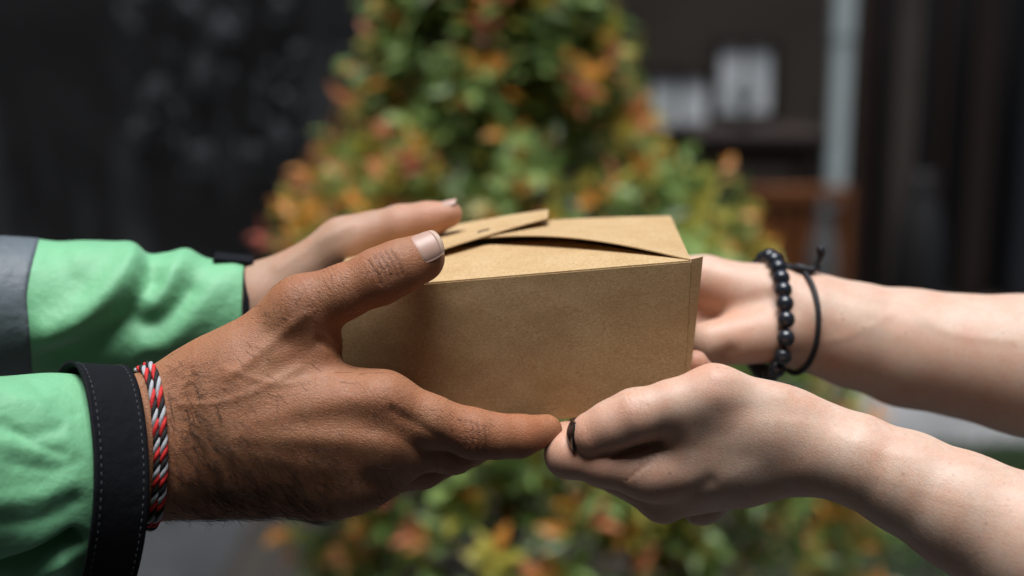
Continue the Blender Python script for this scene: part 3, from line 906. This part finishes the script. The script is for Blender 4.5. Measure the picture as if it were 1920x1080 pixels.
hairs(hm, arm_m, lambda x, y: (g2(x, y, 370, 830, 75, 85) + 1.2 * g2(x, y, 420, 930, 130, 45) + .5 * g2(x, y, 520, 900, 140, 60) + .04 * g2(x, y, 560, 720, 150, 110)) * (x > 285), 950, 6, 16,
      lambda x, y: (1, -.1, -.75 - .4 * (y > 860)), .35)
hairs(hm, arm_m, lambda x, y: (y > 945) * (g2(x, y, 600, 960, 90, 30) + .6 * g2(x, y, 400, 965, 110, 30)), 150, 5, 11, lambda x, y: (.7, 0, -.6), .6, .07)
hairs(hm, arm_m, lambda x, y: g2(x, y, 350, 745, 60, 35) * (x > 300) + .3 * g2(x, y, 330, 720, 50, 20), 70, 8, 20, lambda x, y: (1, -.15, .35), .3, .055)
hairs(hm, arm_m, lambda x, y: g2(x, y, 540, 590, 60, 40) + g2(x, y, 620, 520, 25, 12) + .8 * g2(x, y, 780, 770, 60, 18) + .7 * g2(x, y, 850, 790, 40, 12), 160, 2, 4.5, lambda x, y: (.6, -.1, -.6), .3, .05)
hairs(hm, arm_m, lambda x, y: g2(x, y, 700, 930, 120, 40) + g2(x, y, 830, 880, 40, 14), 170, 3, 8, lambda x, y: (.7, -.1, -.8), .4, .05)

# far left hand
f2 = Field((-210, 62, -60), (20, 150, 52), 1.3)
P = f2.new()
cone(f2, P, (300, 598, 112), (430, 592, 110), 14, 20, 6)
cone(f2, P, (430, 592, 110), (480, 588, 108), 20, 24, 6)
cone(f2, P, (480, 588, 108), (640, 560, 112), 24, 25, 10, (NY, .7))
cone(f2, P, (505, 555, 102), (645, 458, 100), 16.5, 12.6, 12)
TH2 = f2.new()
chain(f2, TH2, [(645, 458, 100, 12.8), (700, 437, 100, 10.8), (752, 424, 98, 10.8), (800, 413, 96, 9.2), (842, 402, 95, 7.2)], 5)
FG = f2.new()
for pts in ([(650, 520, 122, 11), (790, 500, 134, 9), (880, 500, 134, 8)], [(650, 570, 120, 11), (790, 560, 134, 9.5), (900, 560, 134, 8)], [(640, 610, 112, 10.5), (760, 640, 128, 9.5), (860, 650, 134, 8)], [(600, 630, 104, 10), (690, 690, 118, 8.5), (780, 700, 132, 7)]):
    g_ = f2.new(); chain(f2, g_, pts, 4); FG = np.minimum(FG, g_)
h2 = Body(f2, smin(smin(P, TH2, 10), FG, 6), 3)
h2.spot('blush', 830, 405, 16, .8); h2.spot('blush', 752, 425, 10, .5)
h2.line([(520, 500), (590, 455), (650, 425)], 3, .8)
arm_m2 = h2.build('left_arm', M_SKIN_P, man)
nail(arm_m2, (800, 413, 96), (842, 402, 95), 7.1, (.0, -.35, 1), -6.5, 6.2, .6, tip=False, lift=.3)

# ------------------------------------------------------------------ sleeves
def sleeve(axis, rad, name, mats, parent, nu=90, nv=120, folds=None, mi=None, th=None):
    A = spline([Q(*a[:3]) for a in axis], nu)
    T = np.gradient(A, axis=0); T /= np.linalg.norm(T, axis=1)[:, None]
    G = np.zeros((nu, nv, 3)); Nn = np.zeros((nu, nv, 3))
    for i in range(nu):
        e1 = np.array([0, 0, 1.0]); e1 -= T[i] * e1.dot(T[i]); e1 /= np.linalg.norm(e1); e2 = np.cross(T[i], e1)
        if e2[1] > 0: e2 = -e2
        s = i / (nu - 1)
        for j in range(nv):
            a = 2 * math.pi * j / nv
            rz, ry, dr = rad(s, a)
            nrm = e1 * math.cos(a) + e2 * math.sin(a)
            G[i, j] = A[i] + e1 * math.cos(a) * rz + e2 * math.sin(a) * ry + nrm * dr
            Nn[i, j] = nrm
    if folds:
        px, py = q2px(G)
        d = folds(px.ravel(), py.ravel()).reshape(px.shape)
        fr_ = np.clip(-Nn[:, :, 1] * 3 + .9, 0, 1)
        G = G + Nn * (d * fr_)[:, :, None]
    F = grid_faces(nu, nv, True)
    n = nu * nv
    V = np.vstack([G.reshape(-1, 3), (G - Nn * .9).reshape(-1, 3)])
    F2 = F + [[k + n for k in q_[::-1]] for q_ in F]
    last = (nu - 1) * nv
    F2 += [[last + j, last + (j + 1) % nv, last + (j + 1) % nv + n, last + j + n] for j in range(nv)]
    F2 += [[(j + 1) % nv, j, j + n, (j + 1) % nv + n] for j in range(nv)]
    MI = None
    if mi:
        px, py = q2px(G)
        q_ = [mi(i / (nu - 1), px[i, j], py[i, j]) for i in range(nu - 1) for j in range(nv)]
        MI = q_ + q_ + [0] * (2 * nv)
    o = part(name, q2w(V), F2, mats, parent, True, MI)
    return o, G, Nn
def pxfold(lst):
    def fn(px, py):
        d = np.zeros(len(px)); P_ = np.stack([px, py, 0 * px], 1)
        for pts, w_, amp in lst:
            d += amp * np.exp(-(dist_poly(P_, spline([(x, y, 0) for x, y in pts], 20)) / w_) ** 2)
        return d
    return fn
def rad_near(s, a):
    puck = math.exp(-((s - .955) / .03) ** 2) * (.7 * math.sin(a * 27 + 1.3 * math.sin(a * 5)) + .6 * math.sin(a * 43 + 2))
    end = -2.2 * max(0, (s - .9) / .1) ** 2
    fold = 1.6 * math.sin(3 * a + 9 * s) * (1 - s) + .8 * math.sin(5 * a - 14 * s)
    return 47 - 1.5 * s, 37, puck + end + fold
slv, GN, NN = sleeve([(-760, 960, -150), (-300, 915, -82), (-60, 900, -44), (80, 896, -26), (168, 893, -13)], rad_near, 'right_sleeve', M_GREEN, man, 190, 260,
    pxfold([([(0, 800), (60, 815), (110, 800)], 14, -1.0), ([(0, 830), (70, 845)], 18, .9), ([(10, 940), (80, 930), (130, 905)], 22, 1.5), ([(-10, 1078), (70, 1052), (140, 1012)], 14, -13), ([(40, 1090), (110, 1055)], 22, 3), ([(-10, 740), (80, 755)], 24, 1.2), ([(10, 790), (60, 830), (120, 850)], 10, -.7), ([(20, 870), (100, 880), (150, 860)], 12, -.6), ([(-10, 980), (70, 975), (140, 940)], 14, -.9), ([(60, 720), (100, 760), (140, 775)], 12, -.5)]))
# strap round the cuff
def ring_band(c0, c1, rz0, ry0, rz1, ry1, th, name, mat, parent, nv=160, nu=10, wob=None):
    a = Q(*c0); b = Q(*c1); t = (b - a) / np.linalg.norm(b - a)
    G = np.zeros((nu, nv, 3))
    e1 = np.array([0, 0, 1.0]); e1 -= t * e1.dot(t); e1 /= np.linalg.norm(e1); e2 = np.cross(t, e1)
    if e2[1] > 0: e2 = -e2
    for i in range(nu):
        s = i / (nu - 1)
        for j in range(nv):
            an = 2 * math.pi * j / nv
            rz = rz0 + (rz1 - rz0) * s; ry = ry0 + (ry1 - ry0) * s
            dr = wob(s, an) if wob else 0
            G[i, j] = a + (b - a) * s + e1 * math.cos(an) * (rz + dr) + e2 * math.sin(an) * (ry + dr)
    return G, e1, e2, t
def band_mesh(G, e, th, c):
    nu, nv, _ = G.shape
    cen = G.mean(1)[:, None]; Nn = G - cen; Nn /= np.linalg.norm(Nn, axis=2)[..., None]
    V = np.vstack([G.reshape(-1, 3), (G - Nn * th).reshape(-1, 3)]); n = nu * nv
    F = grid_faces(nu, nv, True); F = F + [[k + n for k in q_[::-1]] for q_ in F]
    l = (nu - 1) * nv
    F += [[l + j, l + (j + 1) % nv, l + (j + 1) % nv + n, l + j + n] for j in range(nv)] + [[(j + 1) % nv, j, j + n, (j + 1) % nv + n] for j in range(nv)]
    return V, F
SC0, SC1 = (120, 912, -22), (222, 908, -8)
def strap_w(s, an): return .9 * math.sin(2 * an + 1.5 * s) + .5 * math.sin(5 * an) + .9 * math.exp(-(s / .06) ** 2) + .6 * math.exp(-((s - 1) / .05) ** 2)
G, *_ = ring_band(SC0, SC1, 55.5, 41, 53.5, 40, 1.6, '', None, None, wob=strap_w, nu=16)
V, F = band_mesh(G, None, 1.8, None)
strap = part('cuff_strap', q2w(V), F, M_BLACK, slv)
strap['label'] = 'black cuff strap with grey stitching'
for s in (.13, .9):
    for k in range(96):
        an0 = 2 * math.pi * (k + .1) / 96; an1 = 2 * math.pi * (k + .62) / 96
        if math.sin(an0) < -.25: continue
        pts = []
        for an in np.linspace(an0, an1, 4):
            j = an / (2 * math.pi) * 160; j0 = int(j) % 160; u = j - int(j)
            i = s * 15; i0 = int(i); v = i - i0
            p_ = (G[i0, j0] * (1 - u) + G[i0, (j0 + 1) % 160] * u) * (1 - v) + (G[i0 + 1, j0] * (1 - u) + G[i0 + 1, (j0 + 1) % 160] * u) * v
            n_ = p_ - G[i0].mean(0); n_ /= np.linalg.norm(n_); pts.append(p_ + n_ * .12)
        if k == 0: SV, SF = [], []
        n0 = len(SV); v_, f_ = tube_mesh(pts, .22, 5); SV += v_; SF += [[a + n0 for a in q_] for q_ in f_]
    part('stitching', q2w(np.array(SV)), SF, M_THREAD, slv)
# pale green lining that shows between strap and wrist
G2, *_ = ring_band((185, 905, -10), (232, 902, -4), 49, 36, 46, 34, 1, '', None, None, wob=lambda s, a: .5 * math.sin(4 * a))
V, F = band_mesh(G2, None, 1.0, None); part('cuff', q2w(V), F, M_GREEN, slv)

def rad_far(s, a):
    r = 44 - 16 * s ** 1.3
    return r, r * .95, .8 * math.sin(3 * a + 7 * s) * (1 - s)
far_folds = pxfold([([(258, 500), (205, 558), (150, 602), (97, 625)], 36, 7.5), ([(282, 530), (235, 592), (170, 645), (100, 675)], 30, -8),
    ([(350, 482), (315, 530), (280, 562)], 28, 5), ([(278, 470), (274, 500)], 20, -4), ([(352, 545), (315, 592), (275, 612)], 25, -4.5),
    ([(440, 508), (385, 560), (310, 650)], 30, 2.5), ([(225, 455), (150, 480)], 34, 2.5), ([(240, 700), (275, 650)], 24, 2.5), ([(110, 480), (150, 540)], 30, -1.5)])
slv2, GF, NF = sleeve([(-560, 640, 10), (-220, 600, 60), (0, 584, 84), (180, 584, 96), (330, 592, 104), (461, 592, 108)], rad_far, 'left_sleeve', M_GREEN, man, 200, 140, far_folds)
# reflective band sewn round the far sleeve
def bound(py): return 50 + max(0, (560 - py) / 130) ** 1.5 * 30 + max(0, py - 560) * .08
nu_, nv_, _ = GF.shape; BG = np.zeros((9, nv_, 3)); bx, by = q2px(GF)
for j in range(nv_):
    v1 = np.array([bx[i, j] - bound(by[i, j]) for i in range(nu_)]); i1 = int(np.argmax(v1 > 0)); i0 = int(np.argmax(v1 > -76))
    f1 = i1 - v1[i1] / (v1[i1] - v1[i1 - 1]); f0 = i0 - (v1[i0] + 76) / (v1[i0] - v1[i0 - 1])
    for k in range(9):
        f_ = f0 + (f1 - f0) * k / 8; a_ = int(f_); u = f_ - a_
        BG[k, j] = GF[a_, j] * (1 - u) + GF[a_ + 1, j] * u + NF[a_, j] * .5
V, F = band_mesh(BG, None, .9, None); part('reflective_band', q2w(V), F, M_GREY, slv2)
# dark strap tab on top of the far cuff
m = MB(); G3, *_ = ring_band((404, 592, 107), (478, 592, 109), 33.5, 30, 31.5, 29, 1, '', None, None, nv=90)
V, F = band_mesh(G3[:, 75:90].copy(), None, 1, None) if False else sheet(np.concatenate([G3[:, 78:], G3[:, :8]], 1), 2.0)
part('cuff_strap', q2w(V), F, M_BLACK, slv2)
G4, *_ = ring_band((456, 592, 108), (468, 592, 108.6), 29.3, 28.5, 28.6, 27.6, 1, '', None, None, nv=90, nu=5)
V, F = band_mesh(G4, None, 1.2, None); part('cuff', q2w(V), F, M_BLACK, slv2)

# braided wristband: two turns of three coloured strands
bb = thing('braided_wristband', 'red, grey and black twisted cord wristband on the hairy wrist', 'bracelet', q2w(Q(290, 840, -6)))
def ring_fit(body, c, tilt, n, gap, lean=0, loose=0, smooth=9):
    c = Q(*c); rr = []; dirs = []
    t = np.array([math.cos(tilt), math.sin(tilt), 0]); e1 = np.array([lean, 0, 1.0]); e1 /= np.linalg.norm(e1); e2 = np.cross(t, e1)
    if e2[1] > 0: e2 = -e2
    for k in range(n):
        a = 2 * math.pi * k / n; d = e1 * math.cos(a) + e2 * math.sin(a); dirs.append(d)
        h = body.bvh.ray_cast(Vector(c + d * 70), Vector(-d), 70)
        rr.append(np.linalg.norm(np.array(h[0]) - c) if h[0] is not None else 25)
    rr = np.array(rr)
    for _ in range(smooth): rr = np.maximum(rr, (np.roll(rr, 1) + np.roll(rr, -1)) / 2)
    rr = rr + gap + loose * (1 - np.cos(2 * np.pi * np.arange(n) / n)) / 2
    return np.array([c + d * r for d, r in zip(dirs, rr)])
def ring_pts(c, rz, ry, tilt, n, wob=0, lean=0):
    c = Q(*c); out = []
    t = np.array([math.cos(tilt), math.sin(tilt), 0]); e1 = np.array([lean, 0, 1.0]); e1 /= np.linalg.norm(e1); e2 = np.cross(t, e1)
    if e2[1] > 0: e2 = -e2
    for k in range(n):
        a = 2 * math.pi * k / n
        out.append(c + e1 * math.cos(a) * rz + e2 * math.sin(a) * ry + t * wob * math.sin(3 * a))
    return np.array(out)
def rope(center, strands, rr, rs, turns, mats, parent, names='strand'):
    P_ = center; n = len(P_)
    T = np.roll(P_, -1, 0) - np.roll(P_, 1, 0); T /= np.linalg.norm(T, axis=1)[:, None]
    cen = P_.mean(0)
    for k in range(strands):
        pts = []
        for i in range(n):
            o_ = P_[i] - cen; o_ -= T[i] * o_.dot(T[i]); o_ /= np.linalg.norm(o_); b_ = np.cross(T[i], o_)
            a = 2 * math.pi * (turns * i / n + k / strands)
            pts.append(P_[i] + rr * (math.cos(a) * o_ + math.sin(a) * b_))
        V, F = tube_mesh(pts, rs, 7, False, True)
        part(names, q2w(np.array(V)), F, mats[k], parent)
for c, dz in (((263, 838, -6), 0), ((275, 838, -6), .2)):
    rope(ring_fit(hm, c, .50, 420, 1.2 + dz, -.02, 1.0), 3, .84, 1.0, 16, [M_RED, M_LGREY, M_BLKTH], bb)

# ------------------------------------------------------------------ receiver: near left hand
wom = thing('person', 'bare-armed person reaching in from the right, taking the box from below', 'person', q2w(np.array([330, 40, -100.])))
f = Field((8, -104, -208), (356, 92, -18), .95)
P = f.new()
chain(f, P, [(2350, 1255, -60, 40), (1950, 1035, -30, 33), (1800, 957, -20, 26), (1700, 905, -12, 22.8), (1600, 860, -7, 20.4), (1540, 842, -3, 20.2), (1490, 833, 0, 20.6)], 5)
cone(f, P, (1490, 833, 2), (1385, 852, 8), 20.5, 22.5, 10)
cone(f, P, (1385, 852, 8), (1305, 876, 12), 22, 19, 10)
cone(f, P, (1470, 838, 0), (1215, 888, 0), 14, 11.5, 15)
cone(f, P, (1470, 840, 12), (1250, 928, 18), 14, 10.5, 13)
cone(f, P, (1480, 838, 25), (1318, 932, 38), 14, 10.5, 8)
cone(f, P, (1490, 835, 32), (1360, 905, 58), 14, 10, 8)
cone(f, P, (1450, 800, 25), (1330, 825, 36), 17, 15, 12)
cone(f, P, (1470, 786, -6), (1338, 742, -10), 13.6, 12.6, 12)
cone(f, P, (1430, 798, -5), (1295, 806, -5), 16, 11.5, 10)
cone(f, P, (1242, 940, 18), (1250, 940, 20), 9.0, 8.8, 3)
cone(f, P, (1314, 946, 36), (1322, 945, 40), 9.2, 9.0, 3)
TH = f.new()
chain(f, TH, [(1338, 742, -10, 12.6), (1262, 760, -10, 11.4), (1190, 779, -10, 11.8), (1150, 797, -8, 11.2), (1112, 815, -5, 10.9)], 4)
IX = f.new()
chain(f, IX, [(1215, 884, -1, 11.6), (1140, 868, -1, 10.8), (1066, 852, 4, 10.6), (1062, 828, 22, 8.8), (1088, 808, 46, 7.4)], 4)
MD = f.new()
chain(f, MD, [(1246, 932, 18, 10.4), (1120, 872, 40, 9.5), (1085, 815, 58, 8), (1105, 800, 76, 7.4)], 4)
RG = f.new()
chain(f, RG, [(1315, 934, 38, 10.4), (1200, 862, 62, 9), (1140, 800, 78, 7.8)], 4)
PK = f.new()
chain(f, PK, [(1360, 905, 58, 10), (1345, 800, 62, 8.6), (1318, 710, 52, 7.4), (1303, 681, 46, 6.6)], 4)
cone(f, P, (1290, 838, 0), (1170, 846, 3), 11, 8, 5)
D = np.minimum.reduce([smin(P, TH, 9), smin(P, IX, 8), smin(P, MD, 8), smin(P, RG, 8), smin(P, PK, 6)])
hw_ = Body(f, D, 3)
hw_.line([(1470, 735), (1400, 712), (1340, 700)], 4, .8)
hw_.line([(1600, 800), (1500, 775), (1420, 768), (1350, 772)], 6, -.7)
hw_.line([(1240, 832), (1205, 838), (1150, 856)], 1.3, -1.0, .6)
for x0, y0 in [(1215, 842), (1203, 850), (1192, 858), (1180, 866)]:
    hw_.line([(x0 + 25, y0 - 8), (x0 + 14, y0 + 14), (x0 - 6, y0 + 36)], .7, -.3, .18)
hw_.line([(1440, 830), (1350, 850), (1260, 880)], 6, .3)
hw_.line([(1440, 860), (1360, 900), (1300, 935)], 5, .3)
hw_.line([(1330, 905), (1290, 935), (1270, 965)], 4, -1.2)
for k in range(5): hw_.line([(1086 + 7 * k, 782 - 3 * k), (1080 + 7 * k, 812), (1092 + 7 * k, 850)], .4, -.16, .12)
for k in range(4): hw_.line([(1175 + 9 * k, 738 - 3 * k), (1184 + 9 * k, 760)], .5, -.2, .1)
hw_.spot('blush', 1100, 815, 16, .35); hw_.spot('blush', 1185, 765, 12, .3); hw_.spot('blush', 1060, 860, 18, .5); hw_.spot('blush', 1300, 670, 10, .8, False); hw_.spot('blush', 1230, 845, 12, .35)
hw_.spot('blush', 1250, 940, 14, .4); hw_.spot('blush', 1340, 720, 16, .25); hw_.spot('blush', 1150, 880, 22, .3)
hw_.line([(1760, 860), (1650, 850), (1540, 800), (1440, 790)], 2.2, .10, .06); hw_.line([(1880, 960), (1760, 930), (1640, 890)], 2.2, .08, .05)
hw_.spot('wrinkle', 1090, 815, 7, .5); hw_.spot('wrinkle', 1190, 760, 9, .5); hw_.spot('wrinkle', 1215, 860, 9, .6)
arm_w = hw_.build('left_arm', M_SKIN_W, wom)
c_ = Q(1111, 815, -5); G = np.zeros((14, 14, 3))
for i in range(14):
    for j in range(14):
        u = -1 + 2 * i / 13; v = -1 + 2 * j / 13
        uu = u * math.sqrt(1 - v * v / 3.5); vv = v * math.sqrt(1 - u * u / 3.5)
        ps = .16 + .80 * uu; th = .72 * vv
        G[i, j] = c_ + 11.5 * np.array([-math.cos(ps) * math.cos(th), math.sin(ps) * math.cos(th), math.sin(th) - .05])
V, F = sheet(G, 1.3); tag(part('nail', q2w(V), F, M_POLISH, arm_w), 'nail painted black')
# down on the forearm
def down(body, parent, dens, count):
    mat = plain('pale_down', (.45, .33, .24), .5)
    o = hairs(body, parent, dens, count, 2, 5, lambda x, y: (.9, -.1, -.6), .3, .022)
    o.data.materials.clear(); o.data.materials.append(mat); return o
down(hw_, arm_w, lambda x, y: ((x > 1480) & (x < 1960)) * 1.0, 900)

f2 = Field((78, 6, -122), (442, 172, 40), 1.5)
P = f2.new()
chain(f2, P, [(2400, 775, 55, 46), (1920, 684, 95, 36.5), (1700, 652, 105, 31), (1600, 628, 106, 27.5), (1520, 604, 105, 25)], 6)
cone(f2, P, (1520, 604, 105), (1440, 590, 108), 25, 25, 8, (NY, .75))
cone(f2, P, (1445, 562, 105), (1322, 525, 112), 17.5, 13, 8)
cone(f2, P, (1440, 626, 92), (1335, 642, 90), 15.5, 13, 8)
cone(f2, P, (1440, 590, 114), (1290, 580, 126), 17, 12, 8)
for pts in ([(1322, 525, 114, 12.5), (1180, 500, 138, 9.5), (1100, 490, 140, 8)], [(1300, 570, 126, 11), (1160, 560, 140, 9.5), (1060, 560, 140, 8)], [(1300, 610, 118, 11), (1160, 640, 134, 9.5), (1070, 660, 138, 8)], [(1335, 640, 100, 11), (1260, 720, 100, 9), (1200, 770, 90, 7.5)]):
    chain(f2, P, pts, 5)
hf = Body(f2, P, 3)
hf.line([(1440, 560), (1380, 575), (1320, 600)], 4, -1.2, .1)
hf.line([(1720, 605), (1600, 575), (1530, 560)], 4, .35); hf.line([(1700, 630), (1600, 603), (1530, 588)], 4, .3)
hf.line([(1475, 510), (1480, 600), (1470, 680)], 2, -.8, .15)
hf.line([(1370, 660), (1350, 672)], 4, -1.5, .4)
hf.spot('blush', 1380, 590, 20, .22); hf.spot('blush', 1330, 570, 18, .25)
hf.line([(1900, 640), (1780, 625), (1690, 575), (1600, 560)], 2.2, .25, .14); hf.line([(1690, 575), (1640, 610), (1560, 640)], 1.8, .2, .10)
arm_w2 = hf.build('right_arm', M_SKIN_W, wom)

# bead bracelet
bead_t = thing('bead_bracelet', 'bracelet of round shiny black beads on the far wrist', 'bracelet', q2w(Q(1445, 590, 105)))
C = ring_fit(hf, (1436, 588, 106), .16, 23, 3.6, .06, 1.5, 2)
me = None
for k, p_ in enumerate(C):
    if me is None:
        bm = bmesh.new(); bmesh.ops.create_uvsphere(bm, u_segments=16, v_segments=10, radius=.0047); me = bpy.data.meshes.new('bead'); bm.to_mesh(me); bm.free()
        me.materials.append(M_BEAD); me.polygons.foreach_set('use_smooth', [True] * len(me.polygons))
    o = bpy.data.objects.new('bead', me); COL.objects.link(o); o.parent = bead_t; o.location = Vector(q2w(p_) - worldpos(bead_t))
V, F = tube_mesh(C, .8, 6, False, True); part('cord', q2w(np.array(V)), F, M_CORD, bead_t)
# thin cord bracelet with a knot and tails
ct = thing('cord_bracelet', 'thin black cord bracelet with knotted loose ends, beside the bead bracelet', 'bracelet', q2w(Q(1500, 600, 105)))
C = ring_fit(hf, (1489, 597, 106), .26, 60, 1.0, .03, .8)
V, F = tube_mesh(C, 1.5, 8, False, True); part('loop', q2w(np.array(V)), F, M_CORD, ct)
k0 = Q(1508, 507, 98)
V, F = tube_mesh(spline([k0 + (-9, 4, 1), k0 + (-3, -1, 1.5), k0 + (3, -1.5, 0), k0 + (8, 0, 2)], 12), [1.4] * 3 + [2.2] * 6 + [1.5] * 3, 8); part('knot', q2w(np.array(V)), F, M_CORD, ct)
V, F = tube_mesh(spline([k0 + (2, 0, 0), k0 + (6, -1, 3), k0 + (8.5, -2, 8), k0 + (8, -2, 13)], 14), [1.5] * 9 + [2.0, 2.3, 2.3, 2.1, 1.4], 8); part('loose_end', q2w(np.array(V)), F, M_CORD, ct)
V, F = tube_mesh(spline([k0 + (-3, 0, 0), k0 + (-8, 4, 2.5), k0 + (-14, 7, 2)], 10), 1.2, 8); part('loose_end', q2w(np.array(V)), F, M_CORD, ct)
